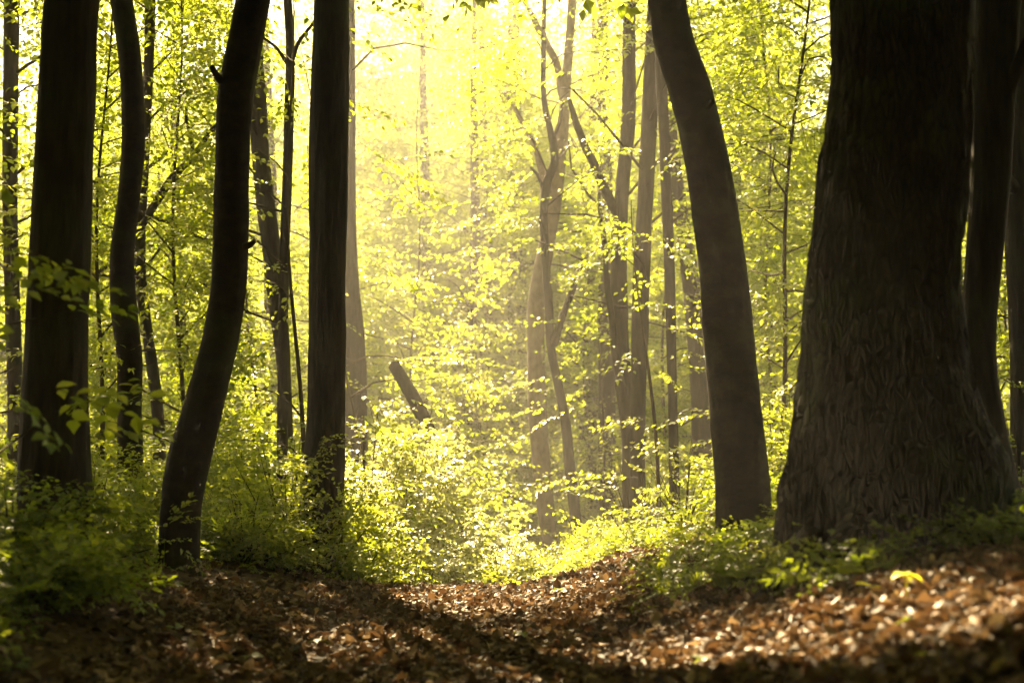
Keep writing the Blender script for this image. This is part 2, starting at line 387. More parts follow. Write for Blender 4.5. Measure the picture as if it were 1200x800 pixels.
# ------------------------------------------------------------------ crown
def crown(gl, gb, axis, z0, z1, Rc, nbr, spb, scale, templates=None, shape=1.4, tint0=0.5, elev=(12, 58), cull=None, twig_segs=4, origin=None, clear=0.93):
    """axis: function z -> (x,y). gl: foliage geometry (leaf + twig), gb: limbs (added to the trunk mesh)"""
    templates = templates or SPR_FAR
    PP, YA, SC_, LB, BI = [], [], [], [], []
    for i in range(nbr):
        f = (i + rng.random()) / nbr
        zb = z0 + (z1 - z0) * f
        az = i * 2.39996 + rng.normal(0, .4)
        ln = Rc * (1 - 0.75 * f ** shape) * rng.uniform(.65, 1.1)
        el = R(rng.uniform(*elev)) + 0.5 * f * f
        c = axis(zb); b0 = np.array([c[0], c[1], zb])
        d = np.array([math.cos(az) * math.cos(el), math.sin(az) * math.cos(el), math.sin(el)])
        side = np.array([-math.sin(az), math.cos(az), 0])
        t = np.linspace(0, 1, 6)[:, None]
        wob = rng.normal(0, .05 * ln)
        path = b0 + d * ln * t + np.array([0, 0, -0.34 * ln * (.4 + math.sin(el))]) * t ** 2 + side * wob * np.sin(t * 5) + np.array([0, 0, rng.normal(0, .03 * ln)]) * np.sin(t * 7)
        LB.append((path, ln))
        n = max(2, int(spb * ln / Rc))
        tt = 0.22 + 0.82 * rng.random(n) ** 0.8
        idx = np.clip(tt * 5, 0, 4.999); a = idx.astype(int); fr = (idx - a)[:, None]
        base = path[a] * (1 - fr) + path[np.minimum(a + 1, 5)] * fr
        sg = np.where(rng.random(n) < .5, 1, -1)
        off = np.abs(rng.normal(0, .16, n)) * ln
        base = base + side * (sg * off)[:, None] + np.stack([np.zeros(n), np.zeros(n), rng.normal(0, .10 * scale + .03 * ln, n)], -1)
        PP.append(base); YA.append(az + sg * rng.uniform(.2, 1.3, n)); SC_.append(scale * rng.uniform(.65, 1.15, n)); BI.append(np.full(n, i))
    P = np.concatenate(PP); Y = np.concatenate(YA); S = np.concatenate(SC_); BI = np.concatenate(BI); alive = np.ones(nbr)
    if cull is not None:
        m = cull(P) & (sun_gaps(P + origin, Y, S, clear) if origin is not None else True); alive = np.bincount(BI[m], minlength=nbr) / np.maximum(1, np.bincount(BI, minlength=nbr)); P, Y, S = P[m], Y[m], S[m]
    for i, (path, ln) in enumerate(LB):
        last = 6
        if origin is not None:
            if alive[i] < 0.3: continue
            ok = sun_gaps(path + origin, np.zeros(6), np.zeros(6)); last = 6 if ok.all() else int(np.argmin(ok))
            if alive[i] < 0.6: last = min(last, 4)
        if last < 2 or (i % 3 == 0 and Rc < 4.9): continue
        r0 = min(0.006 + 0.006 * ln, 0.045) * (scale ** 0.5)
        tube(gb, path[:last], np.linspace(r0, r0 * .25, 6)[:last], twig_segs, cap=False)
    n = len(P)
    if n == 0: return 0
    tn = np.clip(tint0 + rng.normal(0, .1, n) + 0.22 * vnoise(P * 0.7, 5), 0, 1)
    pit, rol = R(8) + rng.normal(0, R(15), n), rng.normal(0, R(18), n)
    close = np.zeros(n, bool)
    if origin is not None and templates is not SPR_NEAR:
        px, py, dep = project(P + origin); close = (dep < 18.5) & (px > -90) & (px < 1290) & (py > -60) & (py < 820) & (P[:, 1] + origin[1] > .5)
    put_sprays(gl, P[~close], Y[~close], pit[~close], rol[~close], S[~close], tn[~close], templates)
    put_sprays(gl, P[close], Y[close], pit[close], rol[close], S[close] * (.85 if templates is SPR_LEAN else 1), tn[close], SPR_MID)
    return n

# ------------------------------------------------------------------ trees read from the photograph
ALLOBJ = []
def build_tree(name, label, cat, y, pts, bark, ztop, kind='rough', amp=0.05, flare=0.5, flare_h=0.6, segs=24, rows=70, cr=None, limbs=(), group=None, strip=True, lobes=5, dy=0.0, base_drop=0.25, roots=0, strip_end=999):
    """pts: (px, py, half width px) from top to bottom in the photograph, at distance y"""
    pts = sorted(pts, key=lambda p: p[1])
    sp = [p for p in pts if p[1] <= strip_end]
    if strip: STRIPS.append((np.array([p[1] for p in sp], float), np.array([p[0] for p in sp], float), np.array([p[2] for p in sp], float), y))
    W = [np.append(unproject(px, py, y), hw / F * y) for (px, py, hw) in pts][::-1]     # bottom first
    b = W[0].copy()
    zg = gz(b[0], y) - base_drop
    if b[2] > zg + 0.05:
        dn = W[0][:3] - W[1][:3]; dn = dn / max(abs(dn[2]), .05) * 0.6
        bb = b.copy(); bb[:2] += dn[:2] * (b[2] - zg) * 0.6; bb[2] = zg; W.insert(0, bb)
    else:
        W[0][2] = min(W[0][2], zg)
    top = W[-1]; d = top[:3] - W[-2][:3]; d = d / max(abs(d[2]), .05)
    if ztop > top[2] + 0.5:
        H = ztop - top[2]
        for f in (0.25, 0.55, 1.0):
            w = top.copy(); w[0] += d[0] * H * f * (1 - .45 * f); w[1] += rng.normal(0, .12 * H * f); w[2] = top[2] + H * f; w[3] = top[3] * (1 - .72 * f)
            W.append(w)
    W = np.array(W)
    W[:, 1] += dy * (W[:, 2] - W[0, 2])
    S = spline(W, rows); path, rad = S[:, :3], np.maximum(S[:, 3], .008)
    root = thing(name, label, cat, (float(path[0, 0]), float(path[0, 1]), float(zg + base_drop)), group)
    o0 = np.array(root.location)
    gb = Geo()
    tube(gb, path - o0, rad, segs, bark_disp(int(rng.integers(1, 90)), amp, kind, 0.0, flare, flare_h, lobes))
    if kind == 'smooth':
        pass
    axis = lambda z: (float(np.interp(z, path[:, 2], path[:, 0])), float(np.interp(z, path[:, 2], path[:, 1])))
    def axl(z):
        x, yy = axis(z + o0[2]); return (x - o0[0], yy - o0[1])
    for q in range(roots):
        az = q * 6.283 / roots + rng.normal(0, .2); rb = float(rad[min(3, rows - 1)]); ln = rb * rng.uniform(.8, 1.35)
        t = np.linspace(0, 1, 14); rr = rb * .30 + (ln + rb * .45) * t; wig = .12 * rb * np.sin(t * 6 + q)
        xx = o0[0] + rr * math.cos(az) - wig * math.sin(az); yy = o0[1] + rr * math.sin(az) + wig * math.cos(az)
        zz = ground(xx, yy) + rb * .62 * (1 - t) ** 2.2 - rb * .12 * t - .01
        gr = Geo(); tube(gr, np.stack([xx, yy, zz], -1) - o0, rb * (.34 * (1 - t) ** 1.2 + .05), 14, lambda th, p, r: 1 + .16 * fbm(np.stack([np.cos(th) * 1.4 + 0 * p[:, :1], np.sin(th) * 1.4 + p[:, :1] * 5, p[:, 1:2] * 5 + 0 * th], -1), 4, 2))
        link('root', gr.mesh('root', [bark]), root)
    for lb in limbs:
        LW = np.array([np.append(unproject(px, py, y + oy), hw / F * (y + oy)) for (px, py, hw, oy) in lb])
        LS = spline(LW, 22)
        LS[:, :3] += 0.02 * np.stack([vnoise(LS[:, :3] * 4, 1), vnoise(LS[:, :3] * 4, 2), vnoise(LS[:, :3] * 4, 3)], -1)
        gl_ = Geo(); tube(gl_, LS[:, :3] - o0, np.maximum(LS[:, 3], .004), 10, lambda th, p, r: 1 + 0.12 * fbm(np.stack([np.cos(th) + 0 * p[:, :1], np.sin(th) + 0 * p[:, :1], p[:, 2:3] * 5 + 0 * th], -1), 4, 2))
        link('branch', gl_.mesh('branch', [bark]), root)
    if cr:
        gl = Geo(); n = 0
        for c in (cr if isinstance(cr, list) else [cr]):
            c = dict(c); kw = {k: c.pop(k) for k in ('near_ok', 'frame_keep', 'above_keep') if k in c}
            n += crown(gl, gb, axl, cull=lambda P, kw=kw: keep(P + o0, **kw), origin=o0, **c)
        if n: link('crown', gl.mesh('crown', [LEAF, TWIG]), root)
    link('trunk', gb.mesh('trunk', [bark]), root)
    return root

CANOPY = dict(z0=5.5, z1=13, Rc=5.0, nbr=55, spb=34, scale=1.15, elev=(0, 30), templates=SPR_LEAN, frame_keep=0.0)
def MID(z0, z1, Rc, nbr=42, spb=26, scale=0.85, **k):
    d = dict(z0=z0, z1=z1, Rc=Rc, nbr=nbr, spb=spb, scale=scale); d.update(k); return d

# --- near trunks
build_tree('tree', 'massive old tree with fissured mossy bark and flaring roots on the right bank', 'tree', 7.6,
    [(1056, 0, 83), (1055, 100, 82), (1047, 200, 87), (1035, 350, 90), (1036, 430, 98), (1040, 500, 112), (1048, 560, 128), (1050, 625, 132)],
    BARK_OAK, 15, 'oak', 0.035, 0.06, 0.75, 260, 420, dict(CANOPY, z0=4.6, Rc=5.5), lobes=7, roots=9)
build_tree('tree', 'dark curved trunk pressed close behind the massive mossy tree', 'tree', 8.8,
    [(1170, 0, 27), (1164, 120, 25), (1160, 220, 23), (1151, 330, 21), (1145, 420, 22), (1152, 500, 26), (1163, 570, 30), (1168, 610, 33)],
    BARK, 13, 'smooth', 0.04, 0.25, 0.5, 40, 90, dict(CANOPY), limbs=[[(1166, 150, 10, 0), (1185, 90, 8, -.1), (1215, 30, 7, -.2)]])
build_tree('tree', 'smooth leaning trunk curving up to the left beside the massive mossy tree', 'tree', 10.0,
    [(781, 0, 22), (790, 50, 23), (807, 100, 24.5), (830, 200, 26), (845, 300, 27.5), (854, 400, 30), (864, 500, 31), (872, 580, 32), (874, 622, 33)],
    BARK_SMOOTH, 14, 'smooth', 0.045, 0.12, 0.3, 64, 200, dict(CANOPY), roots=5, limbs=[[(821, 128, 5, -.1), (829, 124, 4.2, -.14), (836, 117, 3.2, -.18)]])
build_tree('tree', 'smooth trunk leaning right with a bent waist, rooted left of the path', 'tree', 10.5,
    [(297, 0, 21), (286, 60, 21), (277, 110, 21), (272, 200, 20.5), (270, 280, 21), (267, 335, 20.5), (257, 400, 21), (237, 480, 23.5), (221, 540, 24.5), (212, 600, 23), (209, 645, 23)],
    BARK_SMOOTH, 14, 'smooth', 0.05, 0.1, 0.3, 64, 200, dict(CANOPY), roots=5, limbs=[[(258, 96, 5, -.1), (250, 88, 4, -.14), (245, 78, 3, -.16)], [(288, 288, 4.5, -.15), (294, 285, 3.6, -.2), (298, 281, 2.6, -.22)]])
build_tree('tree', 'thick straight blackish trunk on the left behind leafy hanging twigs', 'tree', 9.2,
    [(84, 0, 32), (79, 100, 33), (74, 200, 34), (70, 300, 35), (66, 400, 36), (64, 500, 39), (64, 590, 42)],
    BARK, 15, 'rough', 0.04, 0.25, 0.5, 72, 150, dict(CANOPY))
build_tree('tree', 'thin wavy smooth trunk just right of the thick blackish trunk', 'tree', 13.5,
    [(142, 0, 13), (151, 60, 13), (155, 110, 13), (156, 170, 13.5), (151, 230, 13), (143, 300, 14), (145, 360, 15), (152, 420, 14.5), (152, 480, 14), (153, 535, 15)],
    BARK_SMOOTH, 13, 'smooth', 0.05, 0.2, 0.4, 36, 110, MID(5, 12, 3.2, 26, 14), limbs=[[(140, 20, 5, 0), (131, -5, 4, 0), (126, -30, 3, 0)]])
build_tree('tree', 'very thin dark trunk with a forked leaning limb behind the wavy trunk', 'tree', 17,
    [(176, 0, 6.5), (175, 60, 6), (172, 120, 6), (168, 200, 6.5), (164, 270, 7), (164, 320, 7), (171, 380, 6.5), (180, 440, 7), (186, 500, 7), (187, 550, 8)],
    BARK, 13, 'rough', 0.06, 0.2, 0.4, 16, 70, MID(2.2, 12, 3.0, 44, 18),
    limbs=[[(160, 275, 4.5, 0), (185, 235, 4.5, -.3), (215, 195, 4, -.5), (232, 175, 3.5, -.6), (256, 148, 3, -.8)], [(226, 180, 2.5, -.6), (220, 150, 2, -.6), (219, 122, 1.5, -.6)],
           [(163, 320, 4, 0), (130, 310, 3, -.3), (105, 330, 3, -.6)], [(170, 250, 2, 0), (215, 268, 1.8, -.2), (248, 285, 1.2, -.3)]])
build_tree('tree', 'slender dark trunk by the left edge beyond the thick blackish trunk', 'tree', 16,
    [(14, 0, 9.5), (13, 80, 9), (12, 160, 9), (12, 260, 8.5), (15, 370, 9), (18, 480, 9), (18, 560, 10)], BARK, 13, 'rough', 0.05, 0.2, 0.4, 20, 60, MID(2.5, 12, 3.2, 44, 18))
build_tree('tree', 'tall upright dark trunk with rough bark standing left of the sunlit bush', 'tree', 13.2,
    [(389, 0, 21), (387, 60, 22), (386, 120, 23), (385, 200, 23), (384, 300, 22), (383, 400, 22), (382, 480, 22), (379, 560, 24)],
    BARK, 15, 'rough', 0.05, 0.25, 0.5, 64, 150, dict(CANOPY, z0=6.2), strip_end=500)
build_tree('tree', 'brown trunk half hidden behind the tall upright dark trunk', 'tree', 23,
    [(407, 0, 9), (408, 120, 9), (408, 220, 9), (410, 320, 10), (415, 400, 13), (416, 460, 14), (416, 560, 15)], BARK, 15, 'rough', 0.05, 0.2, 0.4, 30, 80, MID(4.5, 15, 3.6, 40, 19))
build_tree('tree', 'dark trunk slanting down to the right between the bent trunk and the tall upright trunk', 'tree', 17,
    [(299, 60, 9), (302, 120, 10.5), (307, 200, 10.5), (314, 260, 11), (322, 320, 11.5), (328, 380, 10), (333, 440, 8), (335, 540, 9)], BARK, 12, 'rough', 0.07, 0.2, 0.4, 24, 80, MID(3, 12, 3.0, 44, 18))
build_tree('tree', 'thin straight stem crossing in front of the slanting dark trunk', 'tree', 15.5,
    [(337, 0, 5), (340, 60, 5.5), (339, 120, 6), (337, 200, 6), (334, 280, 6), (332, 360, 6), (331, 440, 6), (331, 540, 7)], BARK, 10, 'rough', 0.06, 0.2, 0.3, 16, 70, MID(2.0, 10, 2.2, 34, 11),
    limbs=[[(340, 75, 3.2, 0), (352, 50, 2.5, -.2), (366, 28, 2, -.3), (378, 5, 1.5, -.4)], [(338, 80, 2.5, 0), (322, 55, 2, .1), (308, 44, 1.5, .2)]])
build_tree('dead_trunk', 'short broken trunk leaning left behind the sunlit bush', 'dead tree', 20,
    [(461, 427, 7), (470, 442, 7.5), (484, 466, 8), (505, 512, 8), (522, 560, 9), (534, 600, 9)], BARK, 0, 'rough', 0.1, 0.2, 0.3, 16, 40, strip_end=515)
# --- the hazy middle
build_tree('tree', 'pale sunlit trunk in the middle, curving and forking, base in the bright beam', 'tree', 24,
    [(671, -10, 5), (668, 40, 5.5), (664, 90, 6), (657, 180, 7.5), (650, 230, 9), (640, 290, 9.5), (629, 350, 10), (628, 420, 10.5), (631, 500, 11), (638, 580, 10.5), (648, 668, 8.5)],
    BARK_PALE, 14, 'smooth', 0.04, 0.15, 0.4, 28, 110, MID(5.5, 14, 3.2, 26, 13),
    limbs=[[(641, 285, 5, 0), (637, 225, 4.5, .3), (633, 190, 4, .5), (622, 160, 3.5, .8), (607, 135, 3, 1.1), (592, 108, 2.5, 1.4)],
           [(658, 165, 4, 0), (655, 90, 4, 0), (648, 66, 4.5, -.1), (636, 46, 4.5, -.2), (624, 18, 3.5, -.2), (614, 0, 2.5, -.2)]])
build_tree('tree', 'thin twisting dark trunk winding beside the pale sunlit trunk', 'tree', 22.5,
    [(638, -10, 2.6), (637, 60, 3), (638, 120, 3.5), (647, 165, 4.5), (650, 188, 5), (642, 212, 5.5), (638, 240, 5), (639, 300, 5), (643, 360, 5), (646, 410, 5), (654, 450, 5.5), (662, 490, 6), (668, 550, 6.5), (678, 645, 7)],
    BARK, 11, 'rough', 0.06, 0.2, 0.3, 18, 130, MID(4, 11, 2.6, 24, 12),
    limbs=[[(649, 405, 5, 0), (653, 388, 4.5, -.1), (664, 358, 4, -.2), (678, 320, 3, -.3), (688, 305, 2, -.3)], [(637, 222, 2, 0), (630, 205, 2, -.1), (622, 196, 1.5, -.1)],
           [(648, 185, 2.5, 0), (655, 140, 2.2, .1), (660, 118, 1.5, .2)]])
build_tree('tree', 'dark trunk with a broad limb slanting off left, first of three dark stems', 'tree', 20,
    [(737, 60, 8), (737, 130, 8.5), (731, 200, 8.5), (727, 250, 9), (725, 310, 10), (726, 380, 10), (731, 450, 9.5), (738, 520, 10), (742, 630, 13)],
    BARK, 14, 'rough', 0.07, 0.2, 0.4, 26, 100, MID(3.5, 14, 3.0, 40, 19),
    limbs=[[(722, 245, 6, 0), (714, 232, 6, -.1), (700, 200, 5.5, -.3), (686, 172, 5, -.5), (676, 148, 4.5, -.7), (668, 118, 3, -.8)],
           [(732, 470, 5, -.2), (722, 420, 4.5, -.4), (716, 370, 4, -.4), (710, 310, 3.5, -.4), (704, 250, 2.5, -.4), (702, 226, 2, -.4)]])
build_tree('tree', 'straight dark trunk, middle one of the three dark stems right of the beam', 'tree', 19.3,
    [(764, 60, 9), (762, 120, 10), (759, 180, 9.5), (756, 240, 9.5), (752, 310, 10), (750, 380, 10), (748, 450, 9), (747, 540, 9), (748, 630, 11)], BARK, 15, 'rough', 0.06, 0.2, 0.4, 26, 90, MID(3, 15, 3.2, 42, 19))
build_tree('tree', 'slim dark trunk nearest the smooth leaning trunk, last of three dark stems', 'tree', 18.4,
    [(774, 80, 6.5), (778, 150, 6.5), (781, 230, 6.5), (784, 300, 6.5), (786, 380, 6), (788, 460, 5.5), (790, 545, 6), (791, 630, 7)], BARK, 13, 'rough', 0.06, 0.2, 0.4, 20, 80, MID(3, 13, 2.8, 40, 18))
build_tree('tree', 'slanting trunk mostly hidden behind the smooth leaning trunk', 'tree', 22,
    [(786, 150, 7), (794, 220, 8), (804, 290, 10), (812, 350, 11), (818, 420, 11), (824, 560, 12)], BARK, 14, 'rough', 0.06, 0.2, 0.4, 24, 70, MID(3, 14, 3.2, 40, 19),
    limbs=[[(806, 300, 3, 0), (796, 270, 3, 0), (788, 245, 2, 0)]])
build_tree('tree', 'hazy brown trunk left of the three dark stems', 'tree', 28,
    [(708, 120, 8), (709, 220, 9), (710, 320, 9.5), (711, 420, 10), (711, 520, 10), (711, 620, 11)], BARK, 16, 'rough', 0.05, 0.2, 0.4, 24, 70, MID(5, 16, 3.4, 38, 18))
far_trunks = [
    ('broad faded trunk glowing in the haze just left of the pale sunlit trunk', 34, [(604, 200, 10), (606, 330, 11), (607, 450, 11.5), (609, 560, 12), (612, 644, 18)], 17),
    ('faded dark trunk standing in the glade left of the light beam', 31, [(556, 190, 5), (557, 290, 6), (552, 400, 6.5), (554, 500, 7), (562, 600, 8)], 14),
    ('faint crooked trunk in the glowing haze with foliage in front of its middle', 36, [(572, 300, 6), (575, 370, 8), (577, 450, 8), (580, 560, 8), (585, 620, 8)], 15),
    ('dim slender trunk high between the smooth leaning trunk and the massive tree', 27, [(874, 40, 4), (868, 110, 4.5), (864, 200, 5), (862, 320, 5), (865, 560, 6)], 15),
    ('far dark trunk low beside the right edge of the smooth leaning trunk', 30, [(893, 200, 5), (894, 300, 6), (896, 370, 7.5), (900, 430, 8), (903, 560, 9)], 15),
    ('far dark trunk next to the left flank of the massive mossy tree', 31, [(912, 220, 5), (914, 310, 6), (916, 380, 8), (918, 440, 8), (920, 560, 9)], 15),
    ('thick dark trunk at the right edge of the view with a broken stub', 12.5, [(1196, 60, 14), (1196, 144, 18), (1194, 220, 16), (1196, 300, 17), (1202, 420, 18), (1206, 600, 20)], 13),
    ('grey trunk glimpsed between the wavy trunk and the bent leaning trunk', 26, [(205, 180, 5), (206, 280, 6), (212, 380, 6.5), (216, 560, 7)], 14),
    ('dim trunk deep in the green left of the tall upright trunk', 28, [(310, 120, 9), (316, 220, 9), (318, 320, 9), (320, 560, 10)], 15),
    ('faded trunk between the tall upright trunk and the light beam', 38, [(497, 150, 5), (500, 280, 6), (503, 420, 7), (506, 600, 8)], 16),
    ('slender stem in the haze between the beam and the first dark stem', 33, [(694, 150, 5), (690, 300, 5), (686, 420, 6), (684, 600, 7)], 15),
]
for lb, y, pts, zt in far_trunks:
    build_tree('tree', lb, 'tree', y, pts, BARK, zt, 'rough', 0.05, 0.2, 0.4, 18, 60, MID(3 if y > 20 else 5, zt, 3.4, 40, 18, 0.85 + (y - 12) * 0.012), strip=y < 25, limbs=[[(1196, 235, 9, 0), (1185, 215, 8, -.1), (1176, 206, 6, -.2)]] if y == 12.5 else ())

# ------------------------------------------------------------------ young trees of the understorey
def young_tree(x, y, h, Rc, label, z0=0.7, nbr=30, spb=12, scale=0.9, tint0=0.55, clear=0.92, templates=None, near_ok=False, group='young trees of the understorey', rad=0.03, frame_keep=1.0):
    zg = gz(x, y); root = thing('young_tree', label, 'young tree', (x, y, zg), group); o0 = np.array([x, y, zg])
    lean = rng.normal(0, .06, 2)
    axis = lambda z: (lean[0] * z + .06 * math.sin(z * 1.3), lean[1] * z)
    gb, gl = Geo(), Geo()
    zz = np.linspace(-.15, h, 26); path = np.array([[*axis(z), z] for z in zz])
    tube(gb, path, np.linspace(rad, .006, 26), 8)
    n = crown(gl, gb, axis, z0, h, Rc, nbr, spb, scale, templates, 1.6, tint0, (5, 50), lambda P: keep(P + o0, near_ok=near_ok, above_keep=.3, frame_keep=frame_keep), origin=o0, clear=clear)
    link('trunk', gb.mesh('trunk', [TWIG]), root)
    if n: link('crown', gl.mesh('crown', [LEAF, TWIG]), root)
    return root

def at_px(px, y): return (px - 600) / F * y / math.cos(PITCH) * (math.cos(PITCH))

YT = [  # px, distance, height, radius, label
    (-40, 13, 5.5, 1.9, 'leafy young tree overhanging the left edge beyond the thick blackish trunk'),
    (60, 20, 8, 2.6, 'broad young tree showing on both sides of the thick blackish trunk'),
    (115, 15, 5.5, 1.9, 'young tree filling the gap between the thick blackish trunk and the wavy trunk'),
    (215, 15.5, 6.0, 1.9, 'young tree filling the gap between the wavy trunk and the bent leaning trunk'),
    (240, 22, 9, 2.8, 'tall young tree high behind the bent leaning trunk'),
    (315, 20, 8, 2.4, 'young tree behind the slanting dark trunk on the left'),
    (355, 14.6, 4.8, 1.5, 'low young tree in front of the foot of the tall upright trunk'),
    (440, 21, 8.5, 2.4, 'bright young tree just right of the tall upright trunk'),
    (480, 27, 10, 2.9, 'tall glowing young tree above the sunlit bush'),
    (545, 33, 12, 3.2, 'pale young tree left of the light beam in the haze'),
    (570, 27, 4.5, 1.7, 'low hazy young tree below the faint trunks in the glade'),
    (690, 29, 10, 2.8, 'young tree glowing between the pale sunlit trunk and the three dark stems'),
    (700, 23, 4.0, 1.5, 'low young tree at the foot of the hazy brown trunk'),
    (770, 24, 9, 2.6, 'young tree behind the three dark stems right of the beam'),
    (770, 16.5, 3.2, 1.3, 'small bushy young tree below the three dark stems'),
    (900, 15, 6.5, 2.0, 'young tree between the smooth leaning trunk and the massive mossy tree'),
    (905, 21, 9, 2.8, 'tall young tree high behind the gap left of the massive mossy tree'),
    (960, 27, 11, 3.0, 'distant young tree overlapping the left flank of the massive mossy tree'),
    (1145, 17, 7, 2.2, 'young tree seen in the slit right of the massive mossy tree'),
    (1215, 15, 6.5, 2.0, 'young tree at the right edge behind the curved dark trunk'),
    (1190, 24, 10, 3.0, 'tall young tree at the upper right edge'),
    (620, 36, 12, 3.2, 'tall pale young tree in the middle of the light beam'),
    (140, 27, 11, 3.2, 'tall young tree deep behind the wavy trunk'),
    (20, 29, 11, 3.2, 'tall young tree deep in the upper left corner'),
    (380, 29, 11, 3.2, 'tall young tree deep behind the tall upright trunk'),
    (455, 41, 17, 3.4, 'tall airy tree closing the bright gap right of the tall upright trunk'),
    (500, 44, 18, 3.6, 'tall pale tree high above the sunlit bush, far back'),
    (420, 38, 15.5, 3.2, 'pale tree far back directly beside the tall upright trunk'),
    (560, 47, 18, 3.6, 'tall pale tree far back over the left side of the beam'),
    (840, 30, 12, 3.2, 'tall young tree deep behind the smooth leaning trunk'),
]
for px, y, h, rc, lb in YT:
    if y > 14 and not 430 < px < 720: h *= 1.28
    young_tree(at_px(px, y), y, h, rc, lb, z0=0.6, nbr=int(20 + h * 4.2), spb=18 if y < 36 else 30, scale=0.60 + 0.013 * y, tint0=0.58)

# near leafy sapling at the left edge, hanging in front of the thick trunk
young_tree(-2.75, 6.6, 2.0, 0.95, 'slender sapling with large leaves drooping before the thick blackish trunk', z0=0.9, nbr=12, spb=5, scale=0.55, tint0=.42, clear=0.3, templates=SPR_NEAR, near_ok=True, group=None, rad=.014)
young_tree(-3.0, 7.8, 2.1, 1.0, 'leafy sapling at the left edge lower than the thick blackish trunk', z0=0.5, nbr=16, spb=6, scale=0.55, tint0=.4, clear=0.9, templates=SPR_NEAR, near_ok=True, group=None, rad=.014)

# ------------------------------------------------------------------ shrubs
def shrub(x, y, h, rx, n, label, scale=0.5, tint0=.55, templates=None, name='shrub', group='shrubs along the edge of the path', near_ok=True, m=None, clear=0.4):
    zg = gz(x, y); root = thing(name, label, 'shrub', (x, y, zg), group); o0 = np.array([x, y, zg])
    g, gs = Geo(), Geo()
    ns = max(6, n // 14)
    P, Y, PT, S = [], [], [], []
    for i in range(ns):
        az = i * 2.4 + rng.normal(0, .3); r = rx * math.sqrt((i + .5) / ns); hh = h * math.sqrt(max(.06, 1 - (r / rx) ** 2 * .92)) * rng.uniform(.75, 1.1)
        e = np.array([math.cos(az) * r, math.sin(az) * r, hh])
        t = np.linspace(0, 1, 6)[:, None]
        path = e * np.concatenate([t ** 1.3, t ** 1.3, t], 1) + np.array([0, 0, -.08])
        tube(gs, path, np.linspace(.006 + .005 * h, .002, 6), 4, cap=False)
        k = n // ns
        tt = rng.uniform(.3, 1.02, k)
        idx = np.clip(tt * 5, 0, 4.99); a = idx.astype(int); fr = (idx - a)[:, None]
        P.append(path[a] * (1 - fr) + path[a + 1] * fr + rng.normal(0, .05 * rx, (k, 3))); Y.append(az + rng.normal(0, 1.0, k)); PT.append(rng.normal(R(-2), R(20), k)); S.append(scale * rng.uniform(.6, 1.15, k))
    P = np.concatenate(P); Y = np.concatenate(Y); PT = np.concatenate(PT); S = np.concatenate(S)
    k = keep(P + o0, near_ok=near_ok) & sun_gaps(P + o0, Y, S, clear); k &= P[:, 2] > .04
    P, Y, PT, S = P[k], Y[k], PT[k], S[k]
    put_sprays(g, P, Y, PT, rng.normal(0, R(22), len(P)), S, np.clip(tint0 + rng.normal(0, .1, len(P)) + .15 * vnoise(P * 2, 5), 0, 1), templates or SPR_FAR)
    link('stem', gs.mesh('stem', [TWIG]), root)
    if len(P): link('foliage', g.mesh('foliage', [m or LEAF, TWIG]), root)
    return root

SH = [ # px, y, h, rx, n, label, scale
    (478, 16.0, 2.2, 0.95, 400, 'tall sunlit bush with bright leaves left of the light beam', .55),
    (430, 15.0, 1.85, 0.8, 320, 'bright bush between the tall upright trunk and the sunlit bush', .5),
    (520, 17.0, 1.05, 0.7, 200, 'low glowing bush at the foot of the sunlit bush', .45),
    (585, 16.0, .72, .7, 220, 'pale sunlit plant clump in front of the light beam', .36),
    (500, 14.2, .6, .65, 190, 'bright low plant clump where the path ends, left of centre', .34),
    (415, 13.2, .65, .6, 150, 'bushy green plant clump by the left end of the path', .36),
    (388, 12.8, 1.15, .6, 100, 'leafy bush hiding the foot of the tall upright trunk', .42),
    (340, 13.4, 1.5, .8, 280, 'dense green bush between the bent trunk and the tall upright trunk', .45),
    (290, 12.2, .75, .6, 170, 'green bush just right of the bent leaning trunk base', .4),
    (300, 16, 1.9, 1.0, 260, 'high green bush behind the bent leaning trunk base', .55),
    (150, 12.2, 1.0, .6, 220, 'dark green bush between the wavy trunk and the bent leaning trunk', .42),
    (110, 10.2, .7, .6, 120, 'shady bush beside the right foot of the thick blackish trunk', .36),
    (20, 8.6, .9, .6, 110, 'shady leafy bush in front of the left edge trunk', .38),
    (60, 7.6, .45, .5, 100, 'low dark bush in front of the thick blackish trunk', .32),
    (655, 19, .6, .6, 130, 'small bright bush right of the pale sunlit trunk base', .38),
    (700, 16.5, .6, .6, 140, 'low leafy bush on the path end right of the beam', .38),
    (745, 17.2, 1.5, .8, 220, 'rounded bush covering the feet of the three dark stems', .5),
    (800, 14, 1.0, .65, 180, 'green bush left of the smooth leaning trunk base', .42),
    (905, 13, 1.3, .7, 220, 'green bush behind the gap between smooth trunk and massive tree', .45),
    (1190, 12, 1.5, .8, 220, 'green bush at the right edge behind the curved dark trunk', .48),
    (240, 18, 2.2, 1.1, 280, 'tall green bush deep between the wavy and bent trunks', .6),
    (600, 28, 2.4, 1.1, 260, 'tall hazy bush deep behind the pale sunlit trunk', .7),
    (535, 27, 2.6, 1.2, 280, 'tall hazy bush deep in the glade left of the beam', .7),
    (640, 31, 2.6, 1.2, 260, 'faint bush farthest back between pale and twisting trunks', .75),
    (560, 23, 1.6, .9, 220, 'hazy bush below the faded trunks in the glade', .55),
    (680, 25, 1.8, 1.0, 220, 'hazy bush deep behind the twisting dark trunk', .6),
    (780, 21, 2.0, 1.0, 240, 'tall bush behind the tree stump', .6),
    (890, 18, 2.2, 1.0, 260, 'tall bush deep between smooth leaning trunk and massive tree', .6),
    (90, 16, 2.2, 1.1, 260, 'tall bush deep behind the thick blackish trunk', .6),
]
